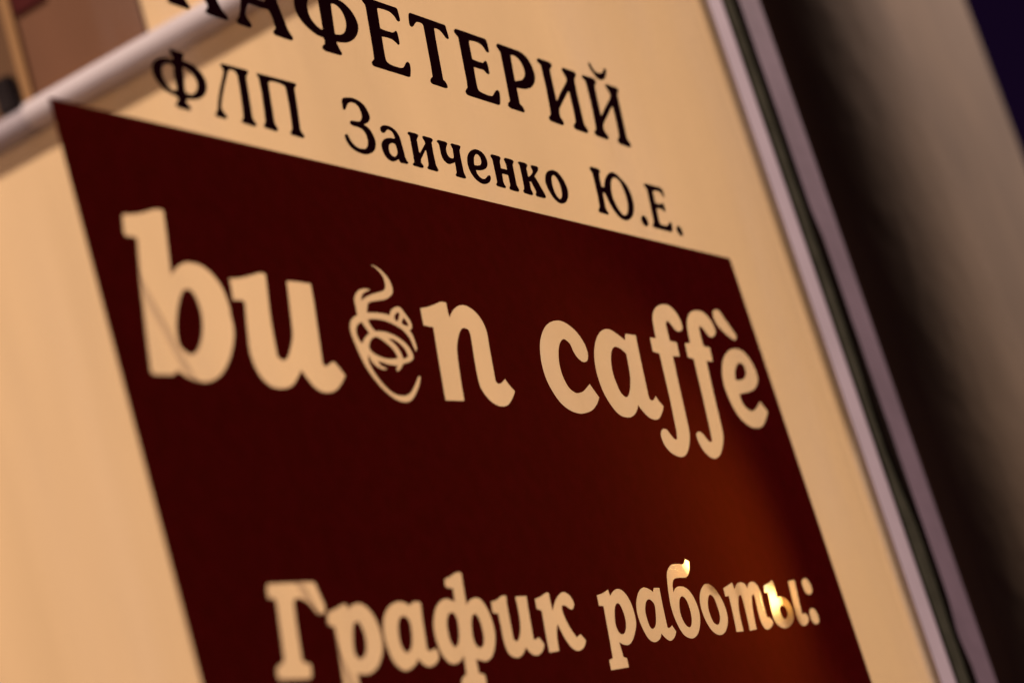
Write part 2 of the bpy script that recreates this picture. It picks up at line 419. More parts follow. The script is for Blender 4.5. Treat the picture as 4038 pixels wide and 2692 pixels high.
# ---------------------------------------------------------------- lettering data, mm on the pane
BLACK_LETTERS = [
    ['64.91,64.07! 71.63,64.15! 72.64,63.60 72.03,62.29 71.81,60.65! 70.61,54.13! 73.23,55.63 76.95,58.53 77.78,59.76 76.87,60.31 77.02,61.58 78.29,62.36! 83.76,62.54! 84.56,61.78 83.12,60.46 79.62,57.55 75.82,54.59 74.59,53.68! 77.86,52.21 82.51,49.16 85.12,46.02! 86.24,43.01 87.91,41.35 88.51,40.48 87.61,39.78! 86.62,39.70! 79.50,39.74! 78.04,40.31 78.53,41.25 79.43,41.82! 79.77,43.16 78.91,44.52! 77.53,48.23 74.62,51.51 72.12,52.08 70.31,51.48! 68.82,43.52! 69.64,42.21 70.60,41.02 70.96,40.09 70.14,39.49! 69.34,39.41! 62.58,39.52! 61.42,39.87 61.20,40.77 62.33,41.87! 62.68,43.45! 65.47,57.64! 65.62,60.81 64.62,62.59'],
    ['108.23,66.07! 111.76,66.72! 114.20,66.16! 116.51,52.89! 117.37,47.55 118.16,43.17! 119.01,41.89 119.72,40.76 118.78,39.83! 117.71,39.71! 110.64,39.87! 109.90,40.61 110.60,41.61 111.81,42.35! 111.64,46.11 110.84,48.05! 109.60,48.26 105.74,48.04 101.73,48.09 100.61,47.85! 98.72,45.50 97.90,43.94 98.21,42.67 99.22,41.42 99.29,40.35 98.29,39.61! 97.45,39.58! 93.23,39.84! 92.25,40.55 92.94,41.47 94.01,42.21! 95.76,44.92 97.75,48.87! 103.62,57.53 107.52,63.73!',
     '102.46,50.46! 105.45,50.62! 109.92,50.54! 110.46,51.63! 109.97,60.87! 106.37,55.80!'],
    ['139.71,64.72 140.75,65.41 141.85,65.53! 147.80,65.61! 148.87,65.13 148.74,64.24 147.72,63.33 147.39,62.43! 149.45,61.62 151.87,60.81 155.11,60.18 158.21,58.35 159.86,55.74 159.94,53.01 158.09,50.13 154.89,47.56 151.21,45.81 148.03,45.05 143.96,44.46! 144.04,43.57 144.66,41.96 145.25,40.70 144.44,40.00! 143.50,39.90! 136.55,39.77! 135.27,40.10 134.86,40.90 135.75,41.68 136.94,42.45! 137.40,43.77 137.01,44.58! 133.48,44.90 130.03,46.26 127.24,48.30 125.78,51.08 126.17,53.81 127.65,56.34 130.47,58.51 133.92,60.16 137.39,61.05 140.79,61.47! 140.83,62.29 140.57,63.52',
     '135.12,57.15 133.21,54.79 132.57,52.30 133.10,49.86 134.95,48.13 136.91,47.36 138.29,47.52! 138.85,50.21 140.21,56.88 140.65,59.52! 138.77,59.27 136.49,58.33',
     '147.16,57.63 147.99,58.35 149.79,58.53 151.85,57.78 153.13,56.08 153.40,53.72 152.55,51.33 150.73,49.20 148.17,47.84 146.20,47.35 144.50,47.22! 145.12,49.91'],
    ['167.23,64.63 168.10,65.34 169.20,65.45! 187.33,65.60! 188.35,65.19 188.35,63.20 188.08,61.27 187.31,60.58 186.18,60.62 185.16,62.04 183.02,63.09 180.08,63.26 176.59,63.02 175.31,62.45 174.51,59.52 173.40,55.19! 175.22,55.01 178.25,55.06 180.37,55.15 181.76,55.67 183.03,56.27 183.66,55.81 183.40,53.32 182.92,51.59 181.93,51.16 180.82,51.86 178.88,52.49 175.50,52.49 172.87,52.17! 171.81,47.99 171.02,43.98 171.46,42.87 173.77,42.29 177.47,42.20 179.67,42.46 181.36,43.16 183.41,44.93 184.67,45.51 185.58,44.98 185.18,43.04 183.48,40.07! 182.36,39.79! 163.30,39.75! 161.96,40.06 161.83,41.02 163.02,41.93 163.93,42.55! 165.04,46.45! 168.45,61.68! 168.25,62.76 167.37,63.59'],
    ['195.12,64.78 195.97,65.50 197.21,65.63! 216.94,65.70! 218.11,65.49 218.13,63.75 218.01,60.93 217.26,60.34 216.09,60.53 214.86,61.73 213.36,62.74 211.09,63.03 209.63,62.68! 208.52,58.89! 204.95,42.92! 206.19,42.21 206.54,40.72 205.65,40.04! 204.55,39.89! 197.78,39.96! 196.36,40.28 196.24,41.19 197.37,42.22 198.52,42.90! 199.83,47.71! 202.87,62.03! 202.54,62.89 200.88,63.13 198.94,62.79 197.23,61.78 195.86,60.67 194.65,60.20 193.71,60.70 194.20,62.80'],
    ['223.49,64.66 224.53,65.57 225.93,65.82! 244.04,65.94! 245.15,65.41 245.06,63.33 244.69,61.23 243.80,60.57 242.53,60.80 241.56,62.22 239.51,63.15 236.37,63.30 232.97,62.94 231.92,62.38 231.16,59.80 230.24,55.41! 232.29,55.25 235.28,55.21 237.56,55.49 239.00,56.36 240.14,56.46 240.42,55.24 239.81,52.00 238.96,51.32 237.66,51.59 236.18,52.41 232.97,52.41 229.53,52.33! 228.60,49.08 227.54,44.07 228.19,43.03 231.29,42.52 235.13,42.48 237.14,43.00 239.30,44.57 241.32,45.78 242.75,45.39 242.10,42.97 240.41,40.15! 239.02,39.76! 220.36,39.85! 218.60,40.16 218.25,41.09 219.52,42.31 220.50,42.95! 221.39,45.38! 225.07,62.28! 224.82,62.93 223.76,63.68'],
    ['251.90,64.94 252.93,65.76 254.39,65.91! 266.67,65.92! 270.58,65.40 273.43,63.73 274.97,60.60 274.62,57.11 272.37,54.10 268.89,51.80 264.31,50.35 260.33,49.83 257.15,49.53! 255.67,43.11! 257.12,42.15 257.70,40.65 256.83,39.98! 255.70,39.90! 247.79,40.01! 246.63,40.49 246.68,41.46 247.91,42.44 248.87,42.96! 250.88,51.23! 253.34,62.51! 252.75,63.33 251.86,64.20',
     '260.23,62.25 260.76,62.82 262.53,63.21 265.04,62.90 266.93,61.55 267.75,59.49 267.47,57.23 266.10,55.49 263.60,53.89 260.53,52.90 257.55,52.21! 258.39,55.88!'],
    ['280.70,64.83 281.85,65.74 283.38,65.83! 289.92,65.88! 291.31,65.47 291.36,64.40 289.89,63.29 288.84,62.48! 287.80,58.18! 286.15,49.66! 286.80,49.89! 292.36,54.32! 298.53,58.85 300.38,60.44 300.43,61.90 299.48,63.52 299.08,64.65 300.13,65.49 301.70,65.54! 308.25,65.59! 309.96,65.09 309.68,64.00 308.23,62.89 307.15,61.94! 305.50,55.63! 303.13,42.99! 304.15,41.91 304.79,40.54 303.53,39.56! 302.16,39.47! 294.97,39.63! 293.73,40.37 294.51,41.57 295.95,42.47 296.82,43.35! 297.97,47.39! 299.41,55.56! 298.39,55.49! 293.02,51.49! 286.25,46.34! 285.25,44.30 285.02,42.82 286.03,41.73 286.05,40.43 284.80,39.65! 283.53,39.61! 276.69,39.86! 275.51,40.53 275.86,41.63 277.28,42.41 277.95,42.99! 278.81,45.40! 281.06,53.99! 282.54,62.73! 282.28,63.47 280.92,63.99'],
    ['314.73,64.85 316.24,65.51 317.85,65.54! 323.63,65.68! 325.69,65.26 325.77,64.03 324.12,62.86 323.31,61.96! 322.41,58.09! 320.44,49.55! 321.32,49.81! 326.40,53.75! 333.07,58.44 334.89,60.04 335.13,61.55 334.15,63.16 333.40,64.34 334.79,65.18 336.48,65.21! 342.40,65.19! 344.05,64.78 343.88,63.60 342.31,62.45 341.74,61.73! 340.60,56.67! 337.31,42.66! 338.39,41.58 339.08,40.11 338.11,39.25! 336.54,39.06! 329.65,39.31! 328.40,40.12 328.92,41.25 330.68,42.33 331.10,43.13! 332.53,47.65! 334.07,55.50! 332.97,55.32! 327.52,51.32! 320.11,45.84! 319.13,43.93 319.42,42.54 320.59,41.55 320.90,40.31 319.67,39.55! 318.24,39.43! 311.63,39.67! 310.03,40.36 310.33,41.42 311.95,42.37 312.48,43.06! 313.62,46.64! 315.58,54.67! 316.68,62.54! 316.34,63.40 314.97,64.09',
     '324.40,72.14 325.80,72.28 326.90,70.51 328.97,69.11 332.15,69.33 335.06,70.28 336.84,71.85 338.33,72.52 338.68,71.39 336.72,68.98 334.46,67.16 331.15,66.27 328.03,66.55 325.94,68.42 324.58,70.15'],
    ['55.54,24.13 56.34,24.64 57.10,24.46! 60.45,24.47! 61.33,24.18 61.34,23.49 60.72,22.69 60.31,21.92! 62.15,21.81 64.80,21.32 67.12,19.85 68.39,17.69 68.11,15.35 66.53,13.05 63.71,11.22 60.87,10.39 57.68,9.94! 56.89,9.26 56.81,8.83 57.60,8.03 58.05,7.27 57.35,6.46! 56.47,6.46! 52.58,6.64! 51.69,6.99 51.86,7.64 52.98,8.57 53.44,9.31! 53.10,9.84 51.86,10.17 49.39,10.78 46.89,12.28 45.39,14.45 45.50,16.93 46.98,18.99 49.37,20.43 52.43,21.24 55.30,21.46! 55.81,21.24 56.01,22.23 55.82,23.16',
     '49.78,17.42 50.71,18.76 52.74,19.65 54.69,19.65 55.33,19.23 54.74,17.17 54.30,14.54 54.02,12.31 52.30,11.65 50.94,12.26 49.77,13.51 49.25,15.34',
     '59.45,19.60 60.81,19.64 62.56,18.97 63.89,17.62 64.27,15.72 63.41,13.99 61.60,12.45 59.85,11.73 58.22,11.82 57.60,12.35 58.03,14.38 58.78,17.05'],
    ['78.00,24.46! 78.99,24.59! 89.74,24.72! 90.63,24.31 90.22,23.65 89.16,22.69 88.67,21.56! 87.18,13.81! 86.23,9.33! 86.71,8.29 87.35,7.25 86.50,6.64! 85.42,6.57! 81.04,6.84! 80.50,7.32 81.56,8.31 81.99,8.98! 82.73,11.46! 84.13,17.82! 84.78,21.63! 84.55,22.77 83.49,23.35 81.93,23.25 80.76,22.61! 79.03,20.35! 75.52,15.35 72.94,11.05 72.47,9.59! 72.96,8.73 73.73,7.87 73.90,7.24 73.09,6.70! 72.08,6.70! 69.27,6.75! 68.85,7.45 69.92,8.51 70.72,9.68! 71.74,11.78 74.26,15.92 77.42,20.39! 78.43,22.06! 78.48,22.81 78.00,23.58'],
    ['94.70,24.59! 95.89,24.72! 112.96,24.94! 113.89,24.65 113.64,23.97 112.59,23.20 112.18,22.27! 111.08,17.07! 109.17,9.34! 109.59,8.48 110.33,7.46 109.53,6.74! 108.59,6.75! 104.05,6.90! 103.58,7.48 104.48,8.30 105.15,9.04! 105.85,11.36! 107.15,16.97! 107.83,21.61! 107.77,22.83 106.36,23.28 103.71,23.46 100.90,23.23 100.06,22.91 99.28,22.03! 98.33,17.54! 96.77,9.74! 96.97,8.73 97.55,7.62 96.79,6.80! 95.68,6.77! 91.32,7.03! 90.87,7.64 91.73,8.45 92.42,9.29! 93.15,12.13! 94.59,18.15! 95.23,22.69! 95.12,23.49 94.84,23.97'],
    ['137.04,23.43 138.10,24.52 140.67,25.14 143.63,25.48 146.65,25.13 149.01,24.10 150.26,22.20 150.47,20.21 149.02,18.51 147.13,17.53 145.50,17.03! 146.16,16.82 148.18,15.83 149.37,13.80 149.45,11.59 148.13,9.41 146.14,7.90 143.13,6.78 140.15,6.43 136.83,6.78 134.21,7.88 132.93,9.65 132.77,11.22 133.67,11.88 134.58,11.72 135.14,10.29 136.43,8.85 138.44,8.13 140.85,8.17 142.81,8.68 144.53,10.09 145.30,11.68 145.37,13.57 144.23,15.03 142.08,15.51 139.34,15.59 138.03,16.00 138.45,16.96 139.69,17.28 143.32,17.62 144.91,18.45 146.00,19.78 146.21,21.50 145.62,23.07 143.96,23.81 141.90,23.77 139.78,22.86 138.18,21.30 137.01,20.39 136.32,20.74'],
    ['154.92,17.35 156.04,18.26 158.52,18.84 161.08,18.81 163.59,17.87 164.92,16.06 164.96,13.18 164.84,10.73 164.67,8.96! 165.06,7.96 165.57,7.20 164.81,6.71! 163.49,6.69 161.06,6.72 160.61,7.95! 159.40,7.22 156.78,6.39 154.35,6.68 152.78,8.01 152.38,10.17 153.13,12.07 155.18,13.60 157.78,14.46 160.50,14.77 161.90,14.87! 162.02,16.02 161.37,17.19 159.60,17.54 158.14,17.07 157.00,16.23 155.68,15.84 154.76,16.37',
     '156.37,10.93 157.32,12.14 159.35,12.99 161.02,12.85 161.30,11.33 160.79,9.76 159.38,8.58 157.92,8.15 156.44,8.66 156.07,9.63'],
    ['170.99,18.40 171.99,18.84! 175.56,18.80! 176.86,18.65 176.84,18.03 175.76,17.17 175.19,16.43! 174.32,12.22! 174.90,12.01! 177.13,13.79! 180.00,16.00! 180.09,16.89 179.47,17.92 179.80,18.58 180.87,18.74! 184.11,18.70! 185.36,18.42 185.25,17.79 184.30,17.08 184.01,16.36! 183.14,12.62! 182.64,8.75! 183.03,8.02 183.15,7.11 182.12,6.66! 181.17,6.69! 177.36,6.77! 176.77,7.23 177.78,8.08 178.27,8.80! 178.87,10.89! 179.36,13.60! 178.52,13.35! 174.19,9.68! 173.70,8.55 174.31,7.76 174.42,7.06 173.53,6.64! 172.39,6.63! 168.85,6.70! 168.27,7.20 169.40,7.97 169.76,8.65! 170.42,11.40! 171.54,16.89! 171.51,17.52 170.95,17.88'],
    ['188.17,18.30 189.20,18.76! 193.34,18.77! 194.33,18.33 193.70,17.54 192.95,16.85! 192.29,15.61 192.23,14.02 193.50,13.08 195.57,13.27! 196.25,13.95! 197.07,16.81! 196.80,17.80 196.48,18.32 197.34,18.81! 201.75,18.80! 202.58,18.47 201.95,17.68 201.13,16.74! 200.44,14.11! 199.53,8.70! 199.95,7.61 199.97,7.03 199.01,6.63! 197.80,6.61! 194.45,6.70! 193.82,7.20 194.74,8.02 195.13,8.76! 195.85,11.93! 194.16,11.32 191.45,10.68 189.39,11.30 188.38,12.75 188.48,14.81 188.88,16.69! 188.71,17.45 188.09,17.92'],
    ['204.43,13.58 205.66,15.61 208.17,17.63 211.31,18.86 214.31,19.04 216.81,18.25 217.97,16.53 217.74,14.60 216.19,12.96 213.70,11.85 210.88,11.27 208.36,11.03! 208.49,9.55 210.11,8.40 212.15,8.34 213.99,9.07 215.55,9.99 216.74,10.23 216.99,9.35 215.36,7.71 212.93,6.73 210.24,6.36 207.64,6.89 205.49,8.20 204.29,10.10 204.05,11.91',
     '208.33,12.77! 208.80,14.22 209.99,16.02 211.87,17.18 213.32,17.21 214.19,16.19 214.03,14.78 212.73,13.55 210.53,12.91'],
    ['222.00,18.46 223.00,18.86! 226.83,18.85! 228.22,18.56 228.09,17.90 227.18,17.04 226.91,16.42! 226.33,14.25! 227.89,14.26 230.69,14.31! 231.06,16.11! 230.86,17.26 230.65,18.21 231.79,18.89! 235.71,18.88! 237.06,18.43 236.50,17.57 235.57,16.73! 235.26,15.26! 233.91,9.13! 234.42,8.14 234.61,7.29 233.57,6.65! 232.45,6.62! 228.80,6.73! 228.21,7.28 229.19,8.27 229.62,9.03! 230.20,12.27! 228.35,12.33 225.96,12.24! 225.02,9.07! 225.28,8.07 225.79,7.41 225.14,6.82! 223.91,6.77! 220.35,6.88! 219.54,7.38 220.52,8.24 220.94,8.99! 221.36,11.40! 222.29,16.47! 222.26,17.16 221.77,17.80'],
    ['240.32,18.60 241.44,18.96! 245.25,18.99! 246.50,18.51 245.99,17.74 245.05,16.89! 244.43,13.64! 246.67,14.60 248.74,15.85 249.35,16.74 248.88,18.02 249.56,18.78! 253.10,18.94! 254.10,18.52 253.53,17.48 251.56,16.09 249.34,14.62! 250.64,12.68! 252.59,9.06! 253.14,7.61 252.46,6.86 251.15,6.61! 246.64,6.71! 246.00,7.30 246.95,8.20 247.00,9.00! 245.70,12.01! 244.40,11.95! 243.56,9.00! 243.92,8.11 244.04,7.10 243.08,6.66! 241.71,6.65! 238.22,6.80! 237.68,7.50 238.62,8.39 239.22,9.41! 239.97,12.62! 240.77,17.06! 240.74,17.74 240.22,18.16'],
    ['256.74,14.04 258.44,16.52 261.11,18.27 264.41,19.08 267.67,18.98 270.09,17.42 271.57,15.09 271.84,12.32 270.42,9.60 267.61,7.35 264.10,6.29 261.17,6.53 258.73,7.95 257.12,10.34 256.54,12.49',
     '261.62,14.85 262.81,16.46 264.56,17.13 266.16,16.46 267.12,14.68 267.19,12.51 266.41,10.22 265.06,8.60 263.37,8.01 261.97,8.64 261.10,10.19 260.95,12.58'],
    ['295.88,24.44 297.00,25.18! 301.59,25.22! 303.30,24.87 303.46,24.04 302.15,22.77 301.55,21.44! 300.77,17.67! 303.16,17.87! 304.15,19.45 306.92,22.21 310.69,24.46 313.90,25.38 316.91,25.09 320.17,23.55 323.37,21.02 324.44,17.63 324.00,14.07 322.17,10.89 318.98,8.09 314.86,6.28 311.39,5.87 308.12,6.52 305.60,8.31 303.65,10.94 302.57,13.65 302.04,15.40! 300.15,15.26! 299.36,12.43! 298.42,9.05! 298.89,7.91 299.50,6.97 298.75,6.43! 297.44,6.41! 292.98,6.55! 291.85,7.06 292.60,7.94 293.93,9.10! 294.98,12.50! 295.95,17.21! 296.83,22.17! 296.66,22.94 295.81,23.62',
     '309.34,19.64 311.32,21.94 314.15,23.21 316.80,23.09 318.73,21.50 319.52,18.04 319.28,14.68 318.06,11.71 315.76,9.12 313.28,8.01 311.17,8.15 309.24,9.78 307.80,12.60 307.65,15.85'],
    ['326.78,8.64 328.75,9.88 330.70,9.69 331.62,8.31 331.31,6.50 329.49,5.55 327.37,5.87 326.47,7.25'],
    ['339.30,24.24 341.00,24.55! 351.62,24.68! 353.89,24.55 355.10,23.43 354.61,20.87 353.45,20.88 352.78,22.04 350.67,22.76 346.88,22.37 345.20,21.81! 344.68,19.45! 344.24,17.07! 346.90,16.94 349.66,17.38 351.30,17.81 351.76,16.38 351.12,14.32 349.69,14.40 347.88,14.97 343.62,14.61! 342.73,11.68! 342.04,8.45! 343.57,7.87 346.82,7.88 349.49,8.60 351.55,9.93 352.96,9.86 353.04,8.37 351.30,5.87! 349.64,5.65! 335.73,5.80! 335.19,6.68 337.22,8.34! 338.02,11.30! 339.44,17.07! 340.48,21.44! 340.31,22.60 339.40,23.28'],
    ['356.57,8.30 358.52,9.31 360.43,8.74 360.97,6.96 360.56,5.63 358.72,4.86 357.26,5.54 356.22,6.80'],
]
CUT_LETTERS = [
    ['16.45,-28.74! 21.34,-28.07 25.18,-27.13 29.48,-25.80 32.39,-25.41 33.51,-25.83! 32.24,-32.01! 29.52,-43.79! 33.25,-41.02 37.02,-39.54 39.98,-39.34 43.37,-39.74 47.11,-41.76 50.03,-45.87 50.66,-51.48 50.31,-51.94 49.89,-56.86 47.40,-61.77 43.41,-66.49 38.72,-70.11 33.65,-72.03 29.38,-72.25 25.25,-71.34 21.73,-69.71! 19.77,-71.10! 12.11,-71.40! 11.24,-70.83! 12.73,-63.42! 16.95,-44.68! 19.71,-34.97! 18.58,-34.55 15.62,-34.61 15.12,-33.87! 15.58,-31.61',
     '26.37,-57.01 29.24,-51.76 32.35,-48.00 34.43,-47.09 36.51,-47.55 37.80,-50.71 37.56,-54.84 35.76,-59.29 32.74,-63.27 30.01,-64.95 28.24,-65.06 25.48,-63.52 25.25,-60.83'],
    ['54.23,-42.24! 58.03,-41.83 63.66,-40.54 68.02,-39.35 70.36,-39.18 71.11,-39.54! 70.53,-41.93 67.73,-52.79 66.39,-61.73! 66.24,-63.30 67.88,-64.19 69.98,-63.77 72.30,-61.62 75.62,-57.15 77.13,-52.79 79.85,-42.66 80.35,-40.47! 84.83,-40.21 91.71,-40.16! 90.86,-45.22! 86.68,-63.23! 86.75,-64.42 88.03,-64.73 90.16,-63.74 92.37,-63.17! 93.73,-64.44 95.89,-66.96! 92.44,-69.80 88.76,-71.78 83.89,-72.55 79.98,-71.53 77.22,-68.96 75.46,-66.46! 72.28,-69.16 68.64,-71.50 63.56,-72.41 59.25,-71.84 55.91,-69.30 54.44,-65.24 54.62,-61.02 58.13,-48.58! 56.76,-48.10 53.14,-48.40! 53.79,-45.34'],
    ['126.22,-30.87 129.31,-31.49 132.08,-33.02 134.01,-35.21 134.14,-38.15 132.40,-39.92 128.84,-41.43 124.37,-42.27 119.90,-43.11 118.15,-44.03 116.46,-46.66! 121.58,-46.34 125.63,-46.30 128.36,-46.58! 130.02,-44.84 133.20,-43.52 135.66,-43.60 137.29,-45.40 138.86,-47.38 138.98,-49.10 137.93,-50.17! 136.88,-50.63! 137.91,-52.33 138.19,-55.30 138.00,-56.16 137.06,-57.22! 136.52,-55.55 135.70,-52.98 133.13,-50.68 129.12,-49.29 124.41,-48.43 119.37,-48.37 115.76,-48.89! 116.61,-50.98 118.09,-52.28! 122.76,-52.09 127.46,-52.78 131.75,-54.40 134.19,-56.58 134.78,-58.82 133.33,-60.18 130.31,-61.09 127.98,-61.54! 126.28,-62.84 124.24,-63.98 123.37,-63.75 124.84,-62.29! 120.57,-62.26 116.83,-61.74 114.79,-61.51! 115.79,-62.91 118.26,-63.62 116.66,-64.01 113.66,-63.28 111.59,-61.72 111.05,-59.89! 109.92,-61.91 111.12,-65.17 114.32,-68.85 118.25,-71.18 123.14,-71.68 127.33,-70.56 131.42,-67.65 134.18,-65.27 135.31,-65.12 133.85,-67.26 130.43,-70.38 126.32,-72.92 122.50,-73.52 118.36,-72.83 113.71,-70.30 109.73,-66.47 107.30,-62.59 105.98,-58.35 105.16,-54.10 105.68,-51.53 107.63,-49.40 111.04,-47.90! 111.54,-44.82 111.90,-43.06 113.50,-41.19 116.43,-39.60 120.11,-39.05 121.51,-39.24 120.64,-39.53 117.59,-40.62 115.82,-42.16 115.35,-43.22! 117.76,-42.02 121.92,-40.59 127.70,-39.15 130.03,-38.13 131.03,-36.11 130.77,-33.88 128.60,-31.89',
     '109.63,-50.93 112.29,-49.83! 113.55,-51.59 114.63,-53.16! 111.66,-54.68 109.39,-56.63! 108.01,-55.42 107.91,-52.92',
     '112.25,-57.68 114.13,-55.31 117.07,-54.05 119.52,-54.33 122.82,-55.91 125.10,-57.60 126.06,-60.00! 121.62,-60.52 117.67,-60.32 113.64,-59.23',
     '123.80,-53.99! 127.62,-54.38 130.86,-56.32 131.95,-58.50 131.19,-59.42 128.62,-60.02! 128.54,-58.42 127.18,-56.20',
     '130.81,-46.65 133.21,-45.17 133.96,-45.73 132.10,-47.87 130.82,-47.93',
     '133.88,-48.30 135.81,-46.80 137.25,-49.08 134.47,-49.04'],
    ['146.81,-42.77! 151.52,-41.93 155.95,-40.76 159.85,-39.62 163.08,-39.60! 162.61,-41.94 162.43,-44.61! 166.01,-41.77 170.35,-39.97 174.53,-39.59 178.95,-40.99 181.97,-43.94 182.79,-47.74 181.44,-53.31 178.97,-64.07! 179.78,-64.89 181.66,-64.79 183.17,-64.22 185.27,-63.08! 186.84,-64.97 189.18,-66.89! 186.86,-69.04 182.31,-71.78 177.23,-72.46 172.70,-71.25 169.61,-68.59 168.46,-65.56 169.48,-59.54 171.59,-51.47 172.14,-48.85! 171.55,-47.70 169.36,-47.37 167.27,-48.01 164.61,-50.27 161.96,-53.63 160.32,-57.21 158.22,-64.20 156.42,-71.64! 151.98,-71.80 145.75,-71.98! 146.02,-70.13! 148.48,-59.28! 151.07,-48.47! 148.52,-48.44 145.79,-48.25! 146.36,-45.23!'],
    ['214.78,-50.70 218.03,-46.53 223.32,-42.61 229.26,-40.44 235.15,-39.84 240.10,-40.91 244.34,-43.21 247.25,-46.76 247.68,-50.20 246.37,-52.59 244.36,-53.72 241.71,-53.88 239.11,-52.62 237.57,-50.58 236.88,-48.03 234.86,-46.72 232.74,-46.53 229.95,-47.94 227.01,-50.99 224.74,-55.67 224.47,-60.20 226.14,-63.77 229.06,-65.32 231.71,-65.53 235.58,-64.73 239.51,-62.98 241.94,-61.79! 243.53,-63.76 245.78,-66.36! 242.56,-68.92 237.67,-71.27 231.85,-72.51 227.24,-72.76 221.78,-71.80 217.22,-69.49 214.10,-65.76 212.43,-61.42 212.64,-56.13'],
    ['252.61,-49.92 256.03,-45.89 260.44,-42.64 265.25,-40.67 270.26,-40.29 274.85,-41.61 279.50,-43.55! 281.50,-40.98! 289.45,-40.97! 287.93,-46.92! 285.98,-55.55! 284.04,-64.14! 284.55,-65.40 286.05,-65.66 287.71,-65.13 289.79,-63.83! 291.31,-65.69 293.53,-67.47! 291.00,-69.75 286.72,-72.31 282.62,-72.82 278.82,-72.04 275.80,-70.10 273.55,-67.80! 271.14,-69.99 267.06,-72.06 262.34,-72.83 256.92,-72.05 252.98,-69.04 250.20,-64.26 249.60,-58.81 250.54,-54.13',
     '263.45,-52.09 266.47,-48.31 269.30,-46.76 272.08,-46.72 274.68,-47.44 277.03,-48.71! 276.07,-52.59 274.19,-57.80 271.21,-62.13 268.03,-64.82 265.59,-65.23 263.33,-63.98 262.19,-61.07 261.84,-56.94'],
    ['305.56,-40.99! 307.15,-35.52 309.12,-31.75 313.56,-28.55 319.51,-26.74 325.73,-26.50 330.21,-28.78 332.09,-32.27 331.43,-35.29 328.19,-36.60 324.93,-36.38 322.77,-34.50 320.56,-33.05 318.14,-34.26! 317.29,-38.31! 316.77,-41.18! 322.35,-41.32! 320.95,-46.92! 315.09,-47.18! 312.52,-57.79! 308.97,-74.01! 307.16,-78.42 303.18,-82.86 298.21,-85.72 292.81,-86.23 287.28,-84.63 284.30,-81.85 284.04,-78.47 286.40,-76.43 289.80,-76.21 292.09,-78.27 294.09,-79.72 296.26,-79.53! 297.72,-76.48! 301.08,-63.66! 304.38,-46.91! 299.39,-46.44! 300.73,-41.00!'],
    ['334.15,-40.86! 335.74,-35.44 338.04,-31.54 342.60,-28.26 348.21,-26.76 354.71,-26.65 359.43,-28.99 361.37,-32.54 360.46,-34.99 356.37,-36.85 353.15,-36.35 350.69,-34.01 348.49,-32.92 346.74,-33.91! 345.76,-37.90! 345.36,-41.32! 350.79,-41.49! 349.20,-47.26! 343.69,-47.19! 341.00,-57.95! 337.72,-73.82! 336.06,-77.93 332.10,-82.09 327.70,-85.01 322.28,-86.33 317.79,-85.26 314.49,-82.59 313.11,-79.12 313.63,-77.22 316.06,-76.20 318.69,-76.70 321.45,-79.03 323.12,-79.94 325.35,-79.52! 326.87,-74.31! 329.50,-63.16! 332.69,-47.12! 327.98,-46.81! 329.43,-41.18!'],
    ['365.03,-25.76 367.58,-24.74 371.18,-24.85 374.35,-28.24 378.16,-32.32 379.96,-34.58 377.78,-36.46 375.19,-36.22 369.92,-34.24 365.41,-31.41 363.94,-28.45'],
    ['354.81,-51.10 359.07,-46.23 365.69,-42.42 373.43,-40.42 380.92,-40.78 385.50,-43.69 387.89,-48.20 387.05,-52.41 381.77,-56.09 375.45,-57.91 371.03,-58.56 364.45,-59.40! 364.60,-63.33 367.96,-65.66 372.32,-65.93 377.18,-64.22 382.02,-61.65! 384.13,-63.88 386.29,-65.31! 383.79,-67.75 376.64,-71.86 369.92,-72.94 363.62,-72.33 357.41,-69.25 353.81,-64.01 352.64,-58.68 353.09,-54.94',
     '365.06,-53.70! 367.41,-50.02 371.24,-47.15 375.09,-46.10 378.00,-47.31 377.46,-50.27 374.24,-52.49 369.39,-53.62'],
    ['34.70,-124.92! 39.21,-124.91 48.78,-124.89 54.00,-125.02 54.70,-125.40! 55.52,-128.58! 56.25,-131.35! 55.51,-132.64 54.07,-133.25 52.42,-133.19 51.28,-131.89 49.98,-130.47 48.14,-129.39 46.03,-128.90 44.17,-129.17 43.33,-130.16! 42.30,-134.54! 40.35,-144.57! 41.25,-145.29 43.11,-145.60 43.26,-146.44 42.57,-148.57 41.33,-149.26! 29.19,-148.71! 28.81,-147.97 29.18,-146.26 30.05,-145.41 32.03,-144.98! 33.25,-143.78! 34.24,-139.49! 36.35,-129.80! 35.67,-128.56 33.65,-128.52 33.61,-127.88 33.86,-126.36'],
    ['56.68,-133.04! 59.03,-132.62 62.36,-131.77 65.16,-131.11 65.82,-131.59 66.20,-132.58! 68.41,-131.59 71.48,-131.23 74.01,-131.99 76.31,-133.96 77.53,-136.88 77.77,-139.76 77.11,-142.77 75.15,-145.70 71.84,-148.34 68.26,-149.61 65.27,-149.78 62.33,-149.27! 61.61,-152.73! 61.36,-156.41! 63.44,-156.67 64.23,-157.10 63.78,-158.54! 51.28,-157.95! 51.86,-156.43 53.17,-156.08 54.78,-155.71! 55.50,-150.08! 56.97,-143.54! 57.99,-136.82! 56.03,-136.41 55.40,-136.02 55.86,-134.57',
     '64.77,-139.95 65.99,-137.42 67.32,-136.21 69.07,-135.98 69.95,-137.48 70.27,-139.77 69.71,-142.39 68.38,-144.39 66.33,-145.62 64.44,-145.49 63.58,-143.94 64.01,-141.89'],
